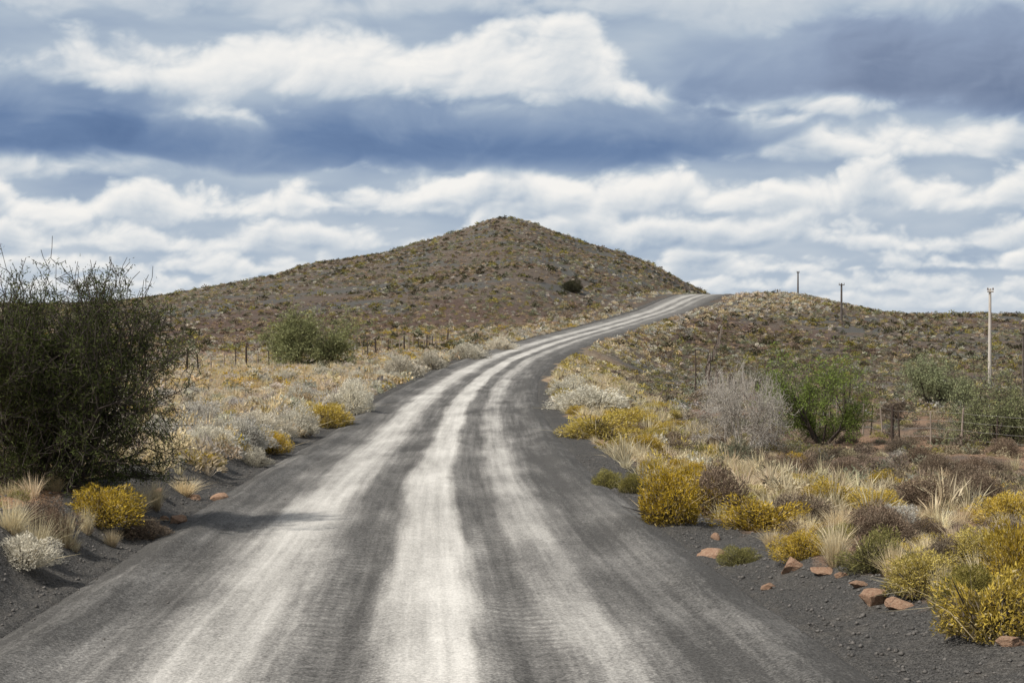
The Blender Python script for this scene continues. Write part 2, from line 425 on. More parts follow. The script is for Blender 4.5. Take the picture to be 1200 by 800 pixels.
# ------------------------------------------------------------------ scatter (stuff)
def scatter(protos, pos, sc, rot, tint):
    Vs, Fs, Cs = [], [], []; off = 0
    pick = rng.integers(0, len(protos), len(pos))
    for k, (V, Fc, C) in enumerate(protos):
        s = np.where(pick == k)[0]
        if len(s) == 0: continue
        cr, sr = np.cos(rot[s])[:, None], np.sin(rot[s])[:, None]
        S = sc[s]
        x = (V[None, :, 0] * cr - V[None, :, 1] * sr) * S[:, 0:1] + pos[s, 0:1]
        y = (V[None, :, 0] * sr + V[None, :, 1] * cr) * S[:, 0:1] + pos[s, 1:2]
        z = V[None, :, 2] * S[:, 1:2] + pos[s, 2:3]
        Vs.append(np.stack([x, y, z], -1).reshape(-1, 3))
        Fs.append((Fc[None] + (off + np.arange(len(s)) * len(V))[:, None, None]).reshape(-1, 3))
        Cs.append((C[None] * tint[s][:, None, :]).reshape(-1, 3))
        off += len(s) * len(V)
    return np.concatenate(Vs), np.concatenate(Fs), np.concatenate(Cs)

def sample(n, d0, d1, u0=-.36, u1=.36):
    y = np.sqrt(d0**2 + rng.random(n) * (d1**2 - d0**2)); uu = u0 + rng.random(n) * (u1 - u0)
    return uu * y, y
def hash_(s): return sum(ord(c) * (i + 3) for i, c in enumerate(s))
def protoset(kind, n, L, W, k=4, **kw):
    out = []
    for i in range(k):
        r = np.random.default_rng(hash_(kind) + i + n)
        V, Fc = dome(n, L, W, r, **kw); out.append((V, Fc, leafcol(kind, n, r)))
    return out
def tuftset(kind, n, W, k=3, **kw):
    out = []
    for i in range(k):
        r = np.random.default_rng(hash_(kind) * 3 + i)
        V, Fc = tuft(n, r, W, **kw); out.append((V, Fc, tuftcol(kind, n, r)))
    return out

def lay(name, protos, x, y, size, hr=1., tv=.5):
    n = len(x)
    z = terrain(x, y) - .03
    s = size * (.5 + 1.0 * rng.random(n) ** 1.7)
    sc = np.stack([s, s * hr * (.75 + .5 * rng.random(n))], 1)
    tint = (.95 - tv / 2 + tv * rng.random(n))[:, None] * np.array([[1, 1, 1.]]) * (1 + (rng.random((n, 3)) - .5) * .10)
    return scatter(protos, np.stack([x, y, z], 1), sc, rng.random(n) * 6.28, tint)

def merge(name, batches, label, cat):
    off = 0; Vs = []; Fs = []; Cs = []
    for V, Fc, C in batches:
        Vs.append(V); Fs.append(Fc + off); Cs.append(C); off += len(V)
    o = mesh_np(name, np.concatenate(Vs), np.concatenate(Fs), M_fol, col=np.concatenate(Cs))
    return tag(o, label, cat, kind='stuff')

far = {k: protoset(k, 64, .13, .12, hgt=.65, up=.1) for k in ('greygreen', 'tan', 'brown', 'olive', 'bleached', 'mustard', 'dark', 'straw', 'silver')}
midp = {k: protoset(k, 210, .10, .045, hgt=.72, up=.2) for k in ('greygreen', 'tan', 'brown', 'olive', 'bleached', 'mustard', 'straw', 'silver')}
nearp = {k: protoset(k, 700, .065, .018, hgt=.75, lump=.45, up=.2) for k in ('greygreen', 'tan', 'brown', 'olive', 'bleached', 'mustard', 'silver')}
tuf = {k: tuftset(k, 90, .007) for k in ('straw', 'bleached', 'tan')}
tufm = {k: tuftset(k, 40, .018, spread=.6) for k in ('straw', 'bleached', 'tan')}

# hillside scrub
B = []
x, y = sample(40000, 180, 445)
t = roadt(x, y)
keep = (np.abs(t) > 5.5 + 3 * (y > 285)) & (vnoise(x/9, y/9, 91) * .6 + vnoise(x/30, y/30, 95) * .6 + .45 * rng.random(len(x)) > .66)
x, y, t = x[keep], y[keep], t[keep]
q = rng.random(len(x)) + (vnoise(x/25, y/25, 12) - .5) * .4
for lo, hi, k, s in ((-1, .18, 'greygreen', 1.0), (.18, .42, 'tan', .85), (.42, .58, 'brown', .95), (.58, .68, 'olive', 1.0), (.68, .84, 'bleached', .72), (.84, 3, 'dark', 1.05)):
    m = (q >= lo) & (q < hi)
    B.append(lay('', far[k], x[m], y[m], s, .9, tv=.6))
x, y = sample(2400, 190, 440); t = roadt(x, y); m = (np.abs(t) > 9) & (vnoise(x/14, y/14, 97) > .45); x, y = x[m], y[m]
q = rng.integers(0, 4, len(x))
for i, k in enumerate(('dark', 'brown', 'olive', 'greygreen')): B.append(lay('', far[k], x[q == i], y[q == i], 1.8, .75, tv=.5))
x, y = sample(13000, 170, 345, -.1, .25); t = roadt(x, y)
m = (np.abs(t) > 4.9 + 1.5 * (y > 285)) & (np.abs(t) < 4.9 + 9 * rng.random(len(x)) ** 1.5 + (t > 0) * 14 * (y > 265)); x, y = x[m], y[m]
q = rng.integers(0, 4, len(x))
for i, k in enumerate(('bleached', 'tan', 'silver', 'straw')): B.append(lay('', far[k], x[q == i], y[q == i], 1.05, .9))
merge('hillside_scrub', B, 'low grey, tan and olive scrub dotted all over the dark hillside', 'scrub')

# pale grass of the left plain
B = []
x, y = sample(28000, 44, 235, -.34, .06)
t = roadt(x, y)
dens = sstep(-45, -14, t) * .9 + .1
keep = (t < -4.7) & (rng.random(len(x)) < dens) & (vnoise(x/4, y/4, 33) > .27)
x, y, t = x[keep], y[keep], t[keep]
q = rng.random(len(x)) + (vnoise(x/8, y/8, 14) - .5) * .7
nearm = y < 95
for lo, hi, k, s in ((-1, .34, 'bleached', .75), (.34, .60, 'straw', .66), (.60, .74, 'tan', .65), (.74, .81, 'silver', .8), (.81, .90, 'greygreen', .8), (.90, 3, 'mustard', .7)):
    for mm, ps in ((nearm, midp), (~nearm, far)):
        m = (q >= lo) & (q < hi) & mm
        if m.sum(): B.append(lay('', ps[k], x[m], y[m], s, .85, tv=.65))
x, y = sample(4200, 34, 150, -.34, .06); t = roadt(x, y); m = (t < -4.9) & (t > -26)
B.append(lay('', tufm['straw'], x[m], y[m], .52)); B.append(lay('', tufm['bleached'], x[m][::2] + .3, y[m][::2], .5))
x, y = sample(16000, 36, 210, -.3, .06); t = roadt(x, y); m = (t < -4.7) & (t > -4.7 - 5 * rng.random(len(x))); x, y = x[m], y[m]
q = rng.integers(0, 7, len(x))
for i, k in enumerate(('bleached', 'bleached', 'straw', 'straw', 'silver', 'tan', 'mustard')):
    for mm, ps in ((y < 95, midp), (y >= 95, far)): B.append(lay('', ps[k], x[(q == i) & mm], y[(q == i) & mm], 1.0 if i < 6 else .7, .95, tv=.6))
merge('dry_grass', B, 'bleached straw-coloured grass and shrublets carpeting the plain left of the road', 'dry grass')

# right plain
B = []
x, y = sample(24000, 34, 235, -.05, .36)
t = roadt(x, y)
keep = (t > 5.0) & (vnoise(x/5, y/5, 43) + .3 * rng.random(len(x)) > .48)
x, y, t = x[keep], y[keep], t[keep]
q = rng.random(len(x)) + (vnoise(x/7, y/7, 24) - .5) * .5
verge = sstep(13, 5.5, t + (vnoise(x/6, y/6, 8) - .5) * 6)
vm = rng.random(len(x)) < verge
for zone, tab in ((vm, ((-1, .36, 'straw', .75), (.36, .62, 'mustard', .85), (.62, .78, 'tan', .65), (.78, 3, 'bleached', .75))),
                  (~vm, ((-1, .32, 'brown', .8), (.32, .42, 'olive', .8), (.42, .59, 'greygreen', .85), (.59, .78, 'tan', .65), (.78, .87, 'straw', .6), (.87, .92, 'mustard', .65), (.92, 3, 'silver', .75)))):
    for lo, hi, k, s in tab:
        m = zone & (q >= lo) & (q < hi)
        for mm, ps in ((y < 85, midp), (y >= 85, far)):
            if (m & mm).sum(): B.append(lay('', ps[k], x[m & mm], y[m & mm], s, .8, tv=.6))
x, y = sample(4200, 30, 130, -.05, .36); t = roadt(x, y); m = (t > 5.0) & (t < 11)
B.append(lay('', tufm['straw'], x[m], y[m], .55))
merge('karoo_scrub', B, 'mixed brown, olive and straw scrub covering the flat right of the road', 'scrub')

# near verge ground cover
B = []
x, y = sample(6800, 13, 52, -.42, .42)
t = roadt(x, y)
keep = ((t < -5.7) | (t > 5.6)) & (vnoise(x/1.4, y/1.4, 53) + .25 * rng.random(len(x)) > np.where(t < 0, .50, .42))
x, y, t = x[keep], y[keep], t[keep]; q = rng.random(len(x)) + (vnoise(x/3, y/3, 58) - .5) * .5
q = np.where((t > 0) & (q < .32) & (rng.random(len(q)) < .45), q + .36, q)
for lo, hi, k, s, ps in ((-1, .27, 'straw', .46, tuf), (.27, .36, 'tan', .38, tuf), (.36, .56, 'brown', .48, nearp), (.56, .61, 'silver', .42, nearp), (.61, .71, 'olive', .42, nearp), (.71, .84, 'tan', .40, nearp), (.84, 3, 'mustard', .46, nearp)):
    m = (q >= lo) & (q < hi)
    if m.sum(): B.append(lay('', ps[k], x[m], y[m], s, .85, tv=.65))
merge('verge_grass', B, 'small dry tufts and shrublets growing over both near verges', 'dry grass')

# gravel stones
def pebble(r):
    v = np.array([[1,0,0],[-1,0,0],[0,1,0],[0,-1,0],[0,0,.7],[0,0,-.6]], float)
    v *= (.7 + .6 * r.random((6, 1)))
    f = np.array([[0,2,4],[2,1,4],[1,3,4],[3,0,4],[2,0,5],[1,2,5],[3,1,5],[0,3,5]])
    return v * .5, f, np.ones((6, 3))
r = np.random.default_rng(5)
pebs = [pebble(r) for _ in range(5)]
x, y = sample(90000, 12, 48, -.42, .42); t = roadt(x, y)
bandp = .25 * np.exp(-((t + .62) / .35) ** 2) + .25 * np.exp(-((t - 1.2) / .35) ** 2)
keep = (np.abs(t) < 7.5) & (rng.random(len(x)) < np.maximum(sstep(2.5, 4.4, np.abs(t)), bandp))
x, y, t = x[keep], y[keep], t[keep]
onroad = np.abs(t) < 4.0
z = np.where(onroad, ZRf(y) + CZ + .02 - .03 * (np.abs(t) < 1.7), terrain(x, y))
s = .016 + .06 * rng.random(len(x)) ** 6
s = np.where(np.abs(t) < 4.1, s * .65, s)
V, Fc, C = scatter(pebs, np.stack([x, y, z + s * .1], 1), np.stack([s, s], 1), rng.random(len(x)) * 6.28, np.ones((len(x), 3)))
tag(mesh_np('gravel_stones', V, Fc, M_peb), 'loose dark grey stones strewn along the road edges', 'gravel', kind='stuff')

# ------------------------------------------------------------------ individual shrubs
def shrub_proto(kind, seed, n=9000, L=.038, W=.013, hgt=.85, lump=.5):
    r = np.random.default_rng(seed)
    root = empty('shrub', (0, -50, 0), label='x', cat='shrub')
    V, Fc = dome(n, L, W, r, hgt=hgt, lump=lump, up=.15, nl=26)
    C = leafcol(kind, n, r)
    zc = V.reshape(-1, 3, 3)[:, 0]
    if kind in ('mustard', 'olive'):      # shade painted into inner and low leaf colour, toned woody brown-olive
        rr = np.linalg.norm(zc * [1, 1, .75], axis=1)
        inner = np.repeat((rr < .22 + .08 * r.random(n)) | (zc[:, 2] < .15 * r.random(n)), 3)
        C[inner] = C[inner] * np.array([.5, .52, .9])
    pt = pfbm(zc[:, 0] * 5 + seed, zc[:, 1] * 5 + zc[:, 2] * 4, seed, 2)     # duller and brighter sprays
    C = C * np.repeat(1 + np.clip(pt * .6, -.22, .22), 3)[:, None]
    if kind in ('mustard', 'olive', 'bleached'):    # a little dry grass growing through the bush
        V2, F2 = tuft(36, r, .004, spread=.7, hgt=.5); c2 = tuftcol('straw', 36, r)
        Fc = np.concatenate([Fc, F2 + len(V)]); V = np.concatenate([V, V2 * [1.6, 1.6, 1]]); C = np.concatenate([C, c2])
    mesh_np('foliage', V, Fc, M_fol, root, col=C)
    segs = []
    for i in range(16):
        d = rdir(1, r)[0]; d[2] = abs(d[2]) + .5; d /= np.linalg.norm(d)
        p = np.array([0, 0, -.06]); q_ = p + d * .3; e = q_ + (d + r.normal(size=3) * .3) * .16
        segs += [(p, q_, .014, .009), (q_, e, .009, .003)]
        for j in range(2):
            segs.append((q_, q_ + (d + r.normal(size=3) * .5) * .18, .006, .002))
    V, Fq = tubes(segs, 4); mesh_np('stems', V, Fq, M_bark, root)
    return root
def tuft_proto(kind, seed, n=420, W=.004, spread=.38):
    r = np.random.default_rng(seed)
    root = empty('grass_tuft', (0, -50, 0), label='x', cat='grass tuft')
    V, Fc = tuft(n, r, W, spread=spread); mesh_np('blades', V, Fc, M_fol, root, col=tuftcol(kind, n, r))
    V, Fc = tuft(120, r, W * 1.2, spread=.8, hgt=.4); mesh_np('dead_base', V, Fc, M_fol, root, col=tuftcol('brown', 120, r))
    return root
PR = {}
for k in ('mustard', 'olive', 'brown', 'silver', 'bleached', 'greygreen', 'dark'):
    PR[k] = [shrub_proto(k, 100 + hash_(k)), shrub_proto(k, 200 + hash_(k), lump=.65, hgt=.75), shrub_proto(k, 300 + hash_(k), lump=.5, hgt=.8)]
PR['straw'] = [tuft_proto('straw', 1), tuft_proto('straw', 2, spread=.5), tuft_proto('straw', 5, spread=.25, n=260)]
PR['tan'] = [tuft_proto('tan', 3)]
used = set()
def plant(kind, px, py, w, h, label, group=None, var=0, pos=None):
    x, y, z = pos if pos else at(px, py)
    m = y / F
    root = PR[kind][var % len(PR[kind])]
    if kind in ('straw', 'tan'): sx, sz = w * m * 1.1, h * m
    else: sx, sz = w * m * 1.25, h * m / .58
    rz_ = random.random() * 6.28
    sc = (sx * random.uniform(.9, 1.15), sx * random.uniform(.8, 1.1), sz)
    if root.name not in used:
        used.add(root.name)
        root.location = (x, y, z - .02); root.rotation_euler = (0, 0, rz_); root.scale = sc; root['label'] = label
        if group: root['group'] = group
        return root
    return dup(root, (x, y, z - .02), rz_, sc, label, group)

L_ = [
 ('mustard', 785, 612, 84, 72, 'tall mustard-yellow bush at the right road edge, nearest the road'),
 ('brown', 838, 606, 84, 66, 'brownish twiggy bush against the right side of the tall mustard bush'),
 ('olive', 712, 573, 36, 26, 'small olive shrub at the right road edge, left of a twin'),
 ('olive', 742, 577, 34, 24, 'small olive shrub just right of its twin on the road edge'),
 ('mustard', 893, 622, 96, 50, 'wide low yellow bush right of the tall mustard bush'),
 ('olive', 868, 662, 42, 26, 'small yellow-green shrub low on the right bank beside an orange stone'),
 ('mustard', 938, 655, 60, 36, 'yellow shrub directly behind the large orange stone'),
 ('olive', 1030, 668, 76, 50, 'olive shrub between two pale grass tufts on the right bank'),
 ('mustard', 1085, 694, 100, 54, 'yellow shrub right behind the pair of orange stones'),
 ('olive', 1138, 716, 80, 60, 'olive shrub left of the biggest bush at the right picture edge'),
 ('mustard', 1165, 744, 124, 100, 'biggest golden bush at the lower right picture edge'),
 ('mustard', 1196, 700, 96, 104, 'tall yellow bush behind the biggest bush at the right edge'),
 ('brown', 1130, 738, 60, 42, 'brownish shrub at the left foot of the biggest golden bush'),
 ('brown', 1110, 672, 70, 46, 'brown shrub up the bank behind the yellow ones at lower right'),
 ('mustard', 1150, 668, 90, 54, 'golden shrub behind the tall yellow bush at the right edge'),
 ('mustard', 1180, 612, 70, 38, 'yellow shrub at the right edge, upslope of the bank bushes'),
 ('brown', 935, 560, 64, 30, 'low brown-grey mound shrub below the grey bare tree'),
 ('brown', 1080, 592, 76, 36, 'brown mound shrub on bare ground in front of the row of fence posts'),
 ('brown', 1135, 580, 60, 34, 'brown mound shrub in front of the right fence'),
 ('silver', 1050, 622, 60, 34, 'small silvery shrub below the brown mound on bare ground'),
 ('olive', 985, 640, 50, 30, 'olive shrub behind the tall pale tuft of the right bank'),
 ('mustard', 752, 532, 54, 24, 'yellow shrub behind the olive twins by the road'),
 ('mustard', 700, 514, 80, 38, 'yellow shrub at the road bend on the right verge'),
 ('mustard', 738, 503, 60, 28, 'second yellow shrub behind the bend shrub'),
 ('bleached', 690, 482, 80, 32, 'bleached shrub where the right verge bends'),
 ('bleached', 668, 464, 54, 24, 'pale shrub at the inside of the road curve'),
 ('brown', 985, 562, 44, 24, 'brown mound shrub below the green tree'),
 ('brown', 1100, 560, 50, 26, 'low brown shrub by the dark fence post'),
 ('greygreen', 860, 540, 46, 26, 'grey-green shrub left below the grey bare tree'),
 ('mustard', 118, 614, 92, 50, 'yellow-olive shrub right below the large dark left tree'),
 ('bleached', 25, 662, 70, 40, 'pale shrub at the lower left picture edge'),
 ('brown', 55, 622, 64, 42, 'brown shrub under the large left tree'),
 ('mustard', 380, 499, 58, 30, 'bright yellow shrub on the left road edge'),
 ('mustard', 318, 530, 46, 28, 'dull yellow shrub at the left road edge, nearer than the bright one'),
 ('bleached', 345, 508, 56, 34, 'pale shrub between the two yellow shrubs on the left verge'),
 ('bleached', 412, 484, 58, 40, 'pale rounded shrub behind the bright yellow one on the left verge'),
 ('silver', 285, 524, 60, 34, 'grey-white shrub left of the dull yellow verge shrub'),
 ('silver', 232, 500, 60, 34, 'silver-grey shrub on the left plain beyond the tree'),
 ('bleached', 470, 442, 46, 26, 'pale shrub on the left verge of the bend'),
 ('bleached', 548, 422, 42, 22, 'pale rounded shrub on the left verge where the road turns'),
 ('bleached', 586, 411, 36, 17, 'pale shrub farther along the left verge past the bend'),
 ('bleached', 505, 432, 40, 20, 'pale shrub halfway round the bend, left side'),
 ('mustard', 240, 547, 44, 20, 'low yellow shrub on the reddish ground left of the road'),
 ('bleached', 295, 545, 46, 22, 'low pale shrub at the left road edge nearest the camera'),
 ('brown', 165, 630, 60, 26, 'low brown shrub on the dark bank right of the left tuft cluster'),
 ('dark', 670, 342, 26, 14, 'single dark round bush on the hillside'),
]
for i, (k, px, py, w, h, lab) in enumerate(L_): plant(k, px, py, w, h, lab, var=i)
T_ = [
 (980, 662, 50, 66, 'tall pale straw tuft behind the flat stones on the right bank'),
 (1050, 680, 44, 60, 'pale straw tuft left of the yellow bank shrubs'),
 (1105, 704, 40, 56, 'pale straw tuft among the yellow bank shrubs'),
 (905, 640, 36, 30, 'short straw tuft below the wide yellow bush'),
 (1150, 690, 46, 60, 'straw tuft rising between the two biggest bushes at lower right'),
 (700, 470, 60, 30, 'straw tuft on the inside of the bend'),
 (40, 650, 60, 60, 'pale straw tuft at the lower left below the tree'),
 (12, 625, 50, 56, 'straw tuft at the left picture edge'),
 (75, 640, 60, 50, 'straw tuft between the pale and yellow-olive left shrubs'),
 (160, 600, 50, 46, 'straw tuft right of the yellow-olive left shrub'),
 (215, 580, 40, 30, 'small straw tuft beside the reddish left stones'),
 (100, 625, 30, 40, 'thin straw tuft in front of the yellow-olive left shrub'),
 (182, 598, 26, 50, 'upright straw tuft near the left bank stones'),
 (350, 500, 40, 26, 'straw tuft beside the bright yellow verge shrub'),
 (85, 645, 30, 22, 'low straw tuft on the left bank gravel'),
]
for i, (px, py, w, h, lab) in enumerate(T_): plant('straw', px, py, w, h, lab, var=i)
def row(kind, count, d0, d1, side, t0, tw, size, hr, label, group):
    n = 0
    while n < count:
        d = d0 + (d1 - d0) * random.random() ** 1.3; tt_ = side * (t0 + tw * random.random() ** 1.5)
        c0, dc0 = cxs(d); x = float(c0 + tt_)
        if abs(x / d) > .31: continue
        n += 1; sz = F * size * (.6 + .7 * random.random()) / d
        plant(kind, 0, 0, sz, sz * hr, label, group, n, pos=(x, d, float(terrain(x, d))))
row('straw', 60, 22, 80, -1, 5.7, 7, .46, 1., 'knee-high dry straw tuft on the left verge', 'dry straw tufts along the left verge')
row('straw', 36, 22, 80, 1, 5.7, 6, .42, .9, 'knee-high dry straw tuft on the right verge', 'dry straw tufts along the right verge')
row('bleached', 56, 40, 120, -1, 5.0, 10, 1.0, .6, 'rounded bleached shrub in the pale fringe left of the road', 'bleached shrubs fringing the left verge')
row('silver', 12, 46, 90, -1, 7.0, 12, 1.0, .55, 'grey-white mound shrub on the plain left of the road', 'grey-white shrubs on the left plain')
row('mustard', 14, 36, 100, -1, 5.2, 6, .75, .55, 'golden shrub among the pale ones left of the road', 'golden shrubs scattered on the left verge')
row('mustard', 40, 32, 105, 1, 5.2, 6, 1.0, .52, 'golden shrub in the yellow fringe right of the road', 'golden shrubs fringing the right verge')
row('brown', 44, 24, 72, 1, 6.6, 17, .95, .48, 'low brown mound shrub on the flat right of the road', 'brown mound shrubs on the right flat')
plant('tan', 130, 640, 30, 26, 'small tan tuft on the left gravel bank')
for k, lst in PR.items():
    for o in lst:
        if o.name not in used:
            for ch in list(o.children): bpy.data.objects.remove(ch)
            bpy.data.objects.remove(o)

# ------------------------------------------------------------------ trees
def tree(name, base, H, Rx, stems, seed, kind, nleaf, label, leafL=.06, leafW=.018, trunk=.09, barkm=None, spread=.9, upb=.12, clump=.09, yaw=0, low=.05, twig=.004, uneven=.5, bare=.0, lowfol=0, env=0):
    r = np.random.default_rng(seed)
    segs = []; anch = []
    def grow(p, d, L, rad, lvl):
        ns = 4 if lvl < 2 else 3
        for k in range(ns):
            d = d + r.normal(size=3) * (.16 + .05 * lvl); d[2] += upb * (.5 if lvl > 1 else 1); d /= np.linalg.norm(d)
            e = p + d * L / ns; e[2] = max(e[2], low)
            r1 = rad * (1 - .6 * (k + 1) / ns)
            segs.append((p.copy(), e.copy(), rad * (1 - .6 * k / ns), r1, lvl))
            if lvl >= 2 or (lvl == 1 and (k > 1 or lowfol)): anch.append((p.copy(), e.copy()))
            p = e
            if lvl < 3 and (k > 0 or lvl > 0 or lowfol):
                for _ in range(2):
                    side = r.normal(size=3); side -= d * side.dot(d); side /= np.linalg.norm(side)
                    nd = d * .75 + side * (.65 + .3 * r.random()); nd /= np.linalg.norm(nd)
                    grow(p.copy(), nd, L * (.42 + .32 * r.random()), max(r1 * .62, .004), lvl + 1)
    for i in range(stems):
        a = 6.283 * (i + r.random() * .7) / stems
        # env: stems fan out evenly from upright to nearly level, so the crown is full and round
        l = spread * ((.15, 1.2, .55)[i % 3] * (.8 + .4 * r.random()) if env else (.2 + 1.0 * r.random()))
        d = np.array([math.cos(a) * l, math.sin(a) * l, 1.]); d /= np.linalg.norm(d)
        grow(np.array([math.cos(a) * .05, math.sin(a) * .05, -.1]), d, 1.0 - uneven / 2 + uneven * r.random(), .06, 0)
    A0 = np.array([a[0] for a in anch]); A1 = np.array([a[1] for a in anch])
    zt = np.percentile(A1[:, 2], 98.5); rr = np.percentile(np.hypot(A1[:, 0], A1[:, 1]), 95)
    S = np.array([Rx / rr, Rx / rr, H / zt])
    root = empty(name, base, yaw, 1, label, 'tree' if 'tree' in name else 'bush')
    th = [(p * S, e * S, a_ * trunk / .06, b_ * trunk / .06) for p, e, a_, b_, l in segs if l <= 1]
    tw = [(p * S, e * S, max(a_ * trunk / .06, twig), max(b_ * trunk / .06, twig * .8)) for p, e, a_, b_, l in segs if l > 1]
    V, Fq = tubes(th, 7); mesh_np('trunk', V, Fq, barkm or M_bark, root, smooth=True)
    V2, Fq2 = tubes(tw, 3)
    mesh_np('twigs', V2, Fq2, barkm or M_bark, root)
    wgt = np.random.default_rng(seed + 5).random(len(A0)) ** 1.6 + .03
    wgt *= (np.random.default_rng(seed + 6).random(len(A0)) > bare)
    i = r.choice(len(A0), nleaf, p=wgt / wgt.sum()); f = r.random(nleaf)[:, None]
    Pt = (A0[i] * (1 - f) + A1[i] * f) * S + np.clip(r.normal(size=(nleaf, 3)), -1.6, 1.6) * clump
    Pt[:, 2] = np.maximum(Pt[:, 2], .05)
    D = rdir(nleaf, r); D[:, 2] += .3
    V, Fc = leaves(Pt, D, leafL * (.6 + .8 * r.random(nleaf)), leafW, r)
    cl = .6 + .75 * np.random.default_rng(seed + 1).random(len(A0))[i]
    C = leafcol(kind, nleaf, r) * np.repeat(cl, 3)[:, None]
    mesh_np('crown', V, Fc, M_fol, root, col=C)
    return root
def T(name, px, py, w, h, *a, **k):
    x, y, z = at(px, py); m = y / F
    return tree(name, (x, y, z - .02), h * m, w * m / 2, *a, **k)
PAL['leftleaf'] = ((.038, .048, .015), (.125, .14, .045))
PAL['greybare'] = ((.38, .355, .315), (.58, .545, .48))
PAL['sage'] = ((.22, .24, .11), (.44, .45, .23))
T('thorn_tree', 66, 572, 290, 236, 15, 11, 'leftleaf', 90000, 'large dark green thorn tree with many stems at the left edge', leafL=.062, leafW=.017, trunk=.06, spread=1.35, clump=.05, upb=.06, twig=.006, uneven=.2, bare=.25, lowfol=1, env=1)
T('round_bush', 352, 427, 122, 60, 9, 12, 'sage', 20000, 'rounded grey-green bush on the plain at the foot of the hill, behind the left fence', leafL=.22, leafW=.08, trunk=.1, spread=1.6, clump=.22, upb=.03)
T('bare_grey_tree', 872, 530, 116, 92, 9, 13, 'greybare', 8000, 'silvery leafless thorn tree left of the bright green tree', leafL=.08, leafW=.013, trunk=.035, spread=1.6, clump=.08, barkm=M_palebark, twig=.0055, uneven=.3, upb=.05)
T('green_tree', 962, 522, 124, 104, 7, 34, 'green', 20000, 'bright green bushy tree beside the leafless silvery tree', leafL=.085, leafW=.032, trunk=.055, spread=1.2, clump=.09, upb=.08, uneven=.8, bare=.35)
T('grey_bush', 1098, 474, 96, 54, 9, 15, 'sage', 16000, 'grey-green bush beyond the right fence, in front of the tallest pole', leafL=.12, leafW=.045, trunk=.06, spread=1.5, clump=.11, upb=.03, uneven=.6)
T('grey_bush', 1172, 522, 120, 80, 9, 16, 'sage', 17000, 'olive-grey bush at the right edge just behind the fence posts', leafL=.09, leafW=.03, trunk=.05, spread=1.4, clump=.09, upb=.04, uneven=.6)
T('grey_bush', 1045, 492, 44, 22, 5, 17, 'brown', 5000, 'small brownish bush between the green tree and the grey-green bush', leafL=.1, leafW=.03, trunk=.04, spread=1.3, clump=.08)
T('grey_bush', 905, 470, 60, 34, 5, 18, 'greygreen', 6000, 'small grey-green bush behind the bare and green trees', leafL=.1, leafW=.035, trunk=.04, spread=1.3, clump=.1)

# ------------------------------------------------------------------ fences
def fence(name, pts, step, label, hpost=1.25, rad=.05, seed=1, jitter=.3):
    r = random.Random(seed)
    pts = [np.array(p, float) for p in pts]
    pos = []; acc = 0
    for a, b_ in zip(pts[:-1], pts[1:]):
        L = np.linalg.norm(b_ - a); s = acc
        while s < L:
            pos.append(a + (b_ - a) * s / L); s += step
        acc = s - L
    base = (pos[0][0], pos[0][1], float(terrain(*pos[0])))
    root = empty(name, base, 0, 1, label, 'fence')
    tops = []
    for i, p in enumerate(pos):
        x, y = p[0] + r.uniform(-.1, .1), p[1] + r.uniform(-jitter, jitter)
        z = float(terrain(x, y)); big = (i % 5 == 0)
        hh = hpost * (r.uniform(1.02, 1.2) if big else r.uniform(.85, 1.05)); rr = rad * (1.5 if big else r.uniform(.6, .9))
        lx, ly = r.uniform(-.1, .1), r.uniform(-.05, .05)
        o_ = np.array([x - base[0], y - base[1], z - base[2]])
        sg = []
        k = 5; pr = o_ + np.array([0, 0, -.25])
        for j in range(k):
            f = (j + 1) / k
            e = o_ + np.array([lx * f + r.uniform(-.012, .012), ly * f, -.25 + (hh + .25) * f]); sg.append((pr, e, rr * (1 - .15 * (f - 1/k)), rr * (1 - .15 * f))); pr = e
        sg.append((pr, pr + np.array([0, 0, rr * .4]), rr * .85, rr * .3))
        V, Fq = tubes(sg, 8)
        mesh_np('post', V, Fq, M_dpost if (big or i % 3 == 0) else M_post, root, smooth=True)
        tops.append((o_, hh))
    for w in range(4):
        f = (w + 1) / 4.4; sg = []
        for (a, ha), (b_, hb) in zip(tops[:-1], tops[1:]):
            p = a + np.array([0, 0, hpost * f]); q_ = b_ + np.array([0, 0, hpost * f]); mid = (p + q_) / 2 - np.array([0, 0, .02])
            sg += [(p, mid, .006, .006), (mid, q_, .006, .006)]
        V, Fq = tubes(sg, 3); mesh_np('wire', V, Fq, M_wire, root)
    return root
fence('wire_fence', [(-25.5, 112), (-24, 124), (-19, 150), (-13, 182), (-8, 215)], 2.6, 'wire fence with weathered posts crossing the pale plain left of the road', hpost=1.5, rad=.065, seed=3)
fence('wire_fence', [(22, 53), (19, 59), (15.2, 67), (14.8, 90), (14.8, 112), (16, 140), (22, 190), (29, 235)], 1.7, 'wire fence with leaning wooden posts on the right, passing behind the green tree', hpost=1.4, rad=.05, seed=4)

x, y, z = at(815, 458)
root = empty('tall_post', (x, y, z), 0, 1, 'tall thin dark stake standing alone right of the road bend', 'post')
V, Fq = tubes([(np.array([0, 0, -.2]), np.array([.03, 0, 1.6]), .06, .05), (np.array([.03, 0, 1.6]), np.array([.0, 0, 3.1]), .05, .035), (np.array([0, 0, 3.1]), np.array([0, 0, 3.14]), .035, .01)], 8)
mesh_np('post', V, Fq, M_dpost, root, smooth=True)
V, Fq = tubes([(np.array([0, 0, 1.5]), np.array([.55, 0, -.1]), .03, .03)], 6); mesh_np('brace', V, Fq, M_dpost, root)

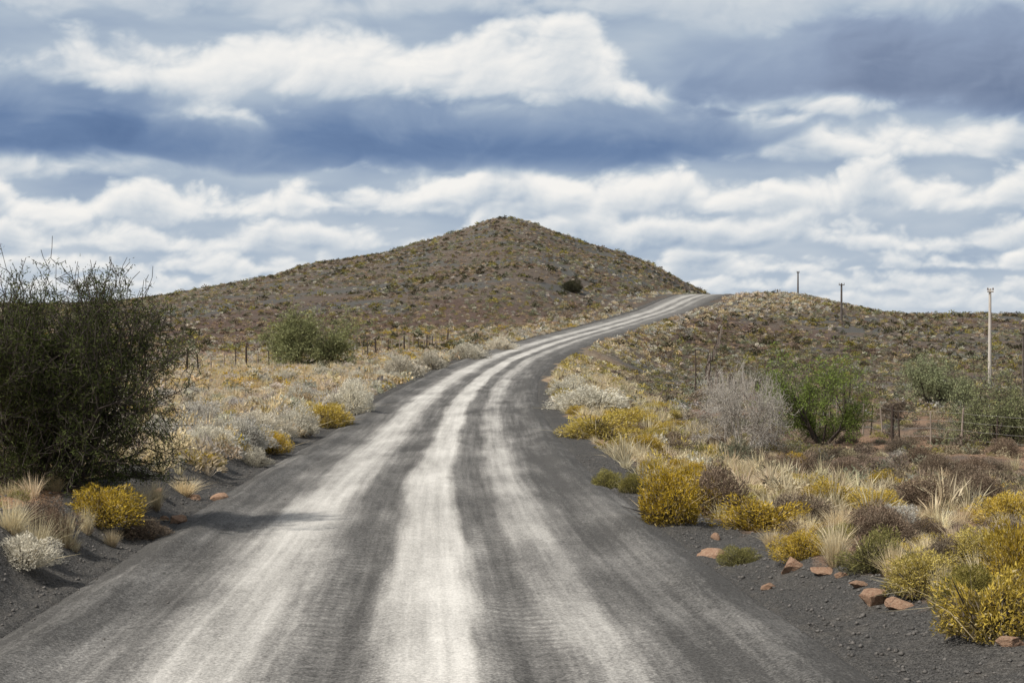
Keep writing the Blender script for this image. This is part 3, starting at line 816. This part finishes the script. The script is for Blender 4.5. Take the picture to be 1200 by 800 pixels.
# ------------------------------------------------------------------ utility poles
def pole(px, topy, d, label, m_=M_pole, arm=.75, rad=.14):
    x = (px - 600) / F * d; zb = float(terrain(x, d)); zt = CZ + (HOR - topy) / F * d; H = zt - zb
    root = empty('utility_pole', (x, d, zb), 0, 1, label, 'utility pole')
    N = 8; sg = [(np.array([0, 0, -.4 + (H + .4) * i / N]), np.array([0, 0, -.4 + (H + .4) * (i + 1) / N]), rad * (1 - .35 * i / N), rad * (1 - .35 * (i + 1) / N)) for i in range(N)]
    sg.append((np.array([0, 0, H]), np.array([0, 0, H + .03]), rad * .65, .01))
    V, Fq = tubes(sg, 12); mesh_np('pole', V, Fq, m_, root, smooth=True)
    V, Fq = tubes([(np.array([-arm / 2, -rad * .7, H - .25]), np.array([arm / 2, -rad * .7, H - .25]), .06, .06)], 4); mesh_np('crossarm', V, Fq, m_, root)
    for s in (-1, 1):
        p = np.array([s * arm * .42, -rad * .7, H - .2])
        V, Fq = tubes([(p, p + [0, 0, .1], .015, .015), (p + [0, 0, .08], p + [0, 0, .16], .06, .07), (p + [0, 0, .16], p + [0, 0, .22], .04, .05), (p + [0, 0, .22], p + [0, 0, .27], .05, .015)], 8)
        mesh_np('insulator', V, Fq, M_cer, root, smooth=True)
    return root
pole(1160, 338, 138, 'tallest pale wooden utility pole, standing on the right plain', arm=.5, rad=.16)
pole(986, 332, 262, 'dark utility pole on the slope of the right ridge, second tallest', M_dpole, rad=.2, arm=.9)
pole(935, 318, 350, 'slim utility pole rising behind the right ridge near the road crest', M_dpole, rad=.2, arm=.6)
pole(911, 339, 340, 'short-looking utility pole just behind the ridge, closest to the road crest', M_dpole, rad=.2, arm=1.1)
pole(950, 347, 345, 'tiny utility pole top between the two taller ridge poles', M_dpole, rad=.13, arm=.5)
pole(1199, 385, 100, 'thin wooden pole cut by the right picture edge', M_dpole, rad=.06, arm=.4)

# ------------------------------------------------------------------ rocks
import bmesh
def rock(px, py, w, h, label, seed):
    x, y, z = at(px, py); m = y / F; r = np.random.default_rng(seed)
    bm = bmesh.new(); bmesh.ops.create_icosphere(bm, subdivisions=3, radius=1)
    pls = [(rdir(1, r)[0], .5 + .32 * r.random()) for _ in range(12)]
    for v in bm.verts:
        p = np.array(v.co)
        for nrm, dd in pls:
            e = p.dot(nrm) - dd
            if e > 0: p = p - nrm * e
        p = p * (1 + .035 * r.normal()); v.co = p
    me = bpy.data.meshes.new('rock'); bm.to_mesh(me); bm.free(); me.materials.append(M_rock)
    o = bpy.data.objects.new('rock', me); COL.objects.link(o)
    o.scale = (w * m * .62, w * m * .45, h * m * .85); o.rotation_euler = (r.uniform(-.15, .15), r.uniform(-.4, .4), r.uniform(-.8, .8))
    o.location = (x, y, z + h * m * .22); tag(o, label, 'rock')
rocks = [(930, 668, 28, 16, 'large rounded orange stone on the right gravel bank'), (1026, 706, 34, 17, 'left stone of the orange pair at the foot of the bank'),
 (1056, 712, 34, 12, 'right, flatter stone of the orange pair at the foot of the bank'), (832, 652, 34, 9, 'flat brown slab left of the small yellow-green shrub'),
 (968, 671, 34, 7, 'thin flat slab right of the large rounded stone'), (1008, 688, 28, 8, 'flat stone behind the orange pair'),
 (902, 690, 20, 6, 'small flat stone on the gravel below the large rounded stone'), (1188, 756, 34, 12, 'pale orange stone at the lower right picture edge'),
 (985, 676, 16, 6, 'small stone between the thin slab and the pair'), (1072, 700, 20, 8, 'small orange stone right of the pair'), (840, 632, 12, 7, 'little brown stone above the flat slab'),
 (255, 588, 24, 9, 'reddish flat stone on the left road edge, rightmost'), (206, 612, 22, 10, 'brown stone on the left bank near the gravel'),
 (184, 578, 14, 6, 'small reddish stone under the grass of the left bank'), (226, 586, 18, 7, 'reddish stone left of the rightmost flat one'), (192, 610, 10, 8, 'small stone touching the brown left bank stone'),
 (798, 605, 10, 6, 'tiny brown stone at the foot of the tall mustard bush')]
for i, q_ in enumerate(rocks): rock(*q_, seed=i + 40)

# ------------------------------------------------------------------ sky backdrop: cloud decks worked out by direction (azimuth, elevation)
azs = np.concatenate([np.linspace(-.62, -.345, 150, endpoint=False), np.linspace(-.345, .345, 920, endpoint=False), np.linspace(.345, .62, 150)])
els = np.concatenate([np.linspace(-.012, .20, 290, endpoint=False), np.linspace(.20, .34, 90)])
EL, AZ = np.meshgrid(els, azs, indexing='ij')
SX = 600 + F * AZ; SY = HOR - F * EL         # degrees of arc in units of 1/2000 rad, measured down
dpx = np.gradient(els)[:, None] * F
def cum_above(D, dec):
    """optical depth gathered on the way up, fading with distance"""
    out = np.zeros_like(D); acc = np.zeros(D.shape[1])
    for i in range(D.shape[0] - 1, -1, -1):
        st = dpx[i, 0]; acc = acc * math.exp(-st / dec) + D[i] * st
        out[i] = acc
    return out
wx = pfbm(SX/170, SY/90, 501, 3) * 26; wy = pfbm(SX/150 + 5, SY/80, 502, 3) * 13
broad = pfbm(SX/420, SY/110, 505, 4)
val = .56 + .25 * pfbm(SX/260, SY/70, 510, 5) - .12 * sstep(330, 200, SY)
def interpx(tab): return np.interp(SX, [a for a, _ in tab], [b_ for _, b_ in tab])
decks = [ # base line by x, depth, base val, top val, puff size, coverage by x, seed
 ([(0, 362), (1200, 360)], 26, .56, .80, 60, [(0, .8)], 11),
 ([(0, 340), (1200, 342)], 34, .44, .84, 70, [(0, .65), (1200, .75)], 12),
 ([(0, 318), (600, 322), (1200, 316)], 44, .38, .88, 84, [(0, .6), (600, .45), (1200, .65)], 13),
 ([(0, 300), (600, 290), (1200, 298)], 58, .20, .88, 98, [(0, .8), (350, .6), (760, .95), (1200, .7)], 14),
 ([(0, 262), (600, 250), (1200, 254)], 66, .32, .96, 104, [(0, .8), (200, .65), (500, .95), (1200, 1.05)], 15),
 ([(0, 218), (350, 205), (850, 192), (1000, 192), (1200, 198)], 76, .16, .86, 134, [(0, .85), (300, 1.0), (850, .9), (950, .8), (1200, .9)], 16),
 ([(0, 196), (500, 200), (880, 188), (980, 120)], 96, .02, .28, 210, [(-200, .85), (60, 1.12), (500, 1.08), (860, .85), (940, .0)], 17),
 ([(0, 116), (500, 113), (760, 120)], 90, .48, .93, 140, [(-200, .7), (60, .72), (250, 1.02), (700, .8), (800, .15)], 18),
 ([(780, 144), (1200, 144)], 155, .03, .32, 230, [(600, .05), (745, .25), (860, .95), (1000, 1.12), (1400, 1.1)], 19),
 ([(0, 34), (560, 28), (1200, 24)], 120, .38, .70, 185, [(0, .5), (500, .78), (1200, .82)], 20),
]
for tab, Tp, vb, vt, ps, cov, sd_ in decks:
    x_ = SX + wx * ps / 90 + sd_ * 331.; y_ = SY + wy * ps / 90
    base = interpx(tab) + 7 * pfbm(SX/210 + sd_ * 3.3, 0 * SX, sd_ + 7, 3) * Tp / 60
    hh = (base - SY) / Tp
    puff = pfbm(x_/ps, y_ * 1.6/ps, sd_ * 7, 6, .52, billow=.6)
    soft = pfbm(x_/(ps * 2.2), y_ * 2/(ps * 2.2), sd_ * 5 + 3, 3)
    Hn = interpx(cov) + .9 * pfbm((SX + sd_ * 531)/(ps * 1.6), 0 * SX + sd_, sd_ + 40, 3)
    shape = np.minimum((Hn - hh) * .9, hh * 2.2 + .18)
    D = sstep(.0, .70, shape + puff * .82 + soft * .45)
    Lt = np.exp(-cum_above(D * (1 + .9 * puff), Tp * .55) / (Tp * .37))
    sh = np.roll(puff, -3, axis=0); sh = np.roll(sh, 4, axis=1)
    rel = np.clip((puff - sh), -.4, .4) * .42
    vk = vb + (vt - vb) * np.clip(Lt * 1.25 + .10 * soft, 0, 1.1) + rel * (.65 if ps > 180 else 1.) + .08 * broad + .08 * soft + .04 * puff
    al = 1 - np.exp(-3.0 * D)
    val = val * (1 - al) + vk * al
blobs = [(250, 156, 330, 32, -.11), (700, 175, 220, 19, -.09), (1140, 85, 170, 50, -.06), (340, 74, 260, 32, .11), (1080, 168, 170, 16, .18), (600, 218, 400, 20, .10)]
for px, py, sx, sy, amp in blobs: val = val + amp * np.exp(-((SX - px) / sx) ** 2 - ((SY - py) / sy) ** 2)
lowf = .25 * sstep(320, 372, SY)
val = val * (1 - lowf) + .66 * lowf
stops = [0, .15, .32, .5, .68, .85, 1.0]
cr = np.interp(val, stops, [.100, .150, .255, .42, .62, .80, .91])
cg = np.interp(val, stops, [.168, .230, .340, .50, .668, .81, .895])
cb = np.interp(val, stops, [.315, .390, .485, .60, .715, .81, .865])
prp = sstep(650, 1000, SX) * sstep(190, 110, SY) * sstep(.55, .2, val)      # the right-hand mass is greyer
grey = (cr + cg + cb) / 3
cr = cr + (grey * .82 - cr) * .5 * prp; cg = cg + (grey * .94 - cg) * .5 * prp; cb = cb + (grey * 1.25 - cb) * .5 * prp
R_ = 5900.
V = np.stack([R_ * np.sin(AZ) , R_ * np.cos(AZ), CZ + R_ * np.tan(EL)], -1).reshape(-1, 3)
M_sky, nt = mat('cloudy_sky'); b = NB(nt)
em = b.n('ShaderNodeEmission'); b.l(b.attr('col').outputs['Color'], em.inputs[0]); em.inputs[1].default_value = 1.0
o = b.n('ShaderNodeOutputMaterial'); b.l(em.outputs[0], o.inputs[0])
try: M_sky.cycles.emission_sampling = 'NONE'
except Exception: pass
skyo = mesh_np('sky', V, grid_faces(*SX.shape), M_sky, col=np.stack([cr, cg, cb], -1).reshape(-1, 3), smooth=True)
tag(skyo, kind='structure')

# ------------------------------------------------------------------ world
W = bpy.data.worlds.new('World'); SC.world = W; W.use_nodes = True
nt = W.node_tree; nt.nodes.clear(); b = NB(nt)
tc = b.n('ShaderNodeTexCoord').outputs['Generated']
n0 = b.noise(tc, 3.5, 4, .55, .3)
colr = b.ramp(n0, [(.3, (.28, .33, .42)), (.5, (.50, .525, .56)), (.65, (.74, .74, .72))])
sky = b.n('ShaderNodeTexSky', sky_type='NISHITA'); sky.sun_disc = False
SUN_EL, SUN_AZ = math.radians(50), math.radians(-118)
sky.sun_elevation = SUN_EL; sky.sun_rotation = SUN_AZ % (2 * math.pi)
bg1 = b.n('ShaderNodeBackground'); bg1.inputs[1].default_value = .06; b.l(sky.outputs[0], bg1.inputs[0])
bg2 = b.n('ShaderNodeBackground'); b.l(colr, bg2.inputs[0]); bg2.inputs[1].default_value = 1.0
mx = b.n('ShaderNodeMixShader'); mx.inputs[0].default_value = .88; b.l(bg1.outputs[0], mx.inputs[1]); b.l(bg2.outputs[0], mx.inputs[2])
o = b.n('ShaderNodeOutputWorld'); b.l(mx.outputs[0], o.inputs[0])

sl = bpy.data.lights.new('sun', 'SUN'); sl.energy = 5.0; sl.angle = math.radians(2); sl.color = (1, .94, .85)
so = bpy.data.objects.new('sun', sl); COL.objects.link(so)
from mathutils import Vector
sd = Vector((math.sin(SUN_AZ) * math.cos(SUN_EL), math.cos(SUN_AZ) * math.cos(SUN_EL), math.sin(SUN_EL)))
so.rotation_euler = sd.to_track_quat('Z', 'Y').to_euler(); so.location = (-20, -20, 60)

cam = bpy.data.cameras.new('camera'); co = bpy.data.objects.new('camera', cam); COL.objects.link(co)
cam.lens = 60; cam.sensor_width = 36; cam.clip_end = 20000; cam.clip_start = .1
co.location = (0, 0, CZ); co.rotation_euler = (math.radians(90 - math.degrees(math.atan(28 / F))), 0, 0)
SC.camera = co
SC.view_settings.view_transform = 'Standard'; SC.view_settings.look = 'None'; SC.view_settings.exposure = 0
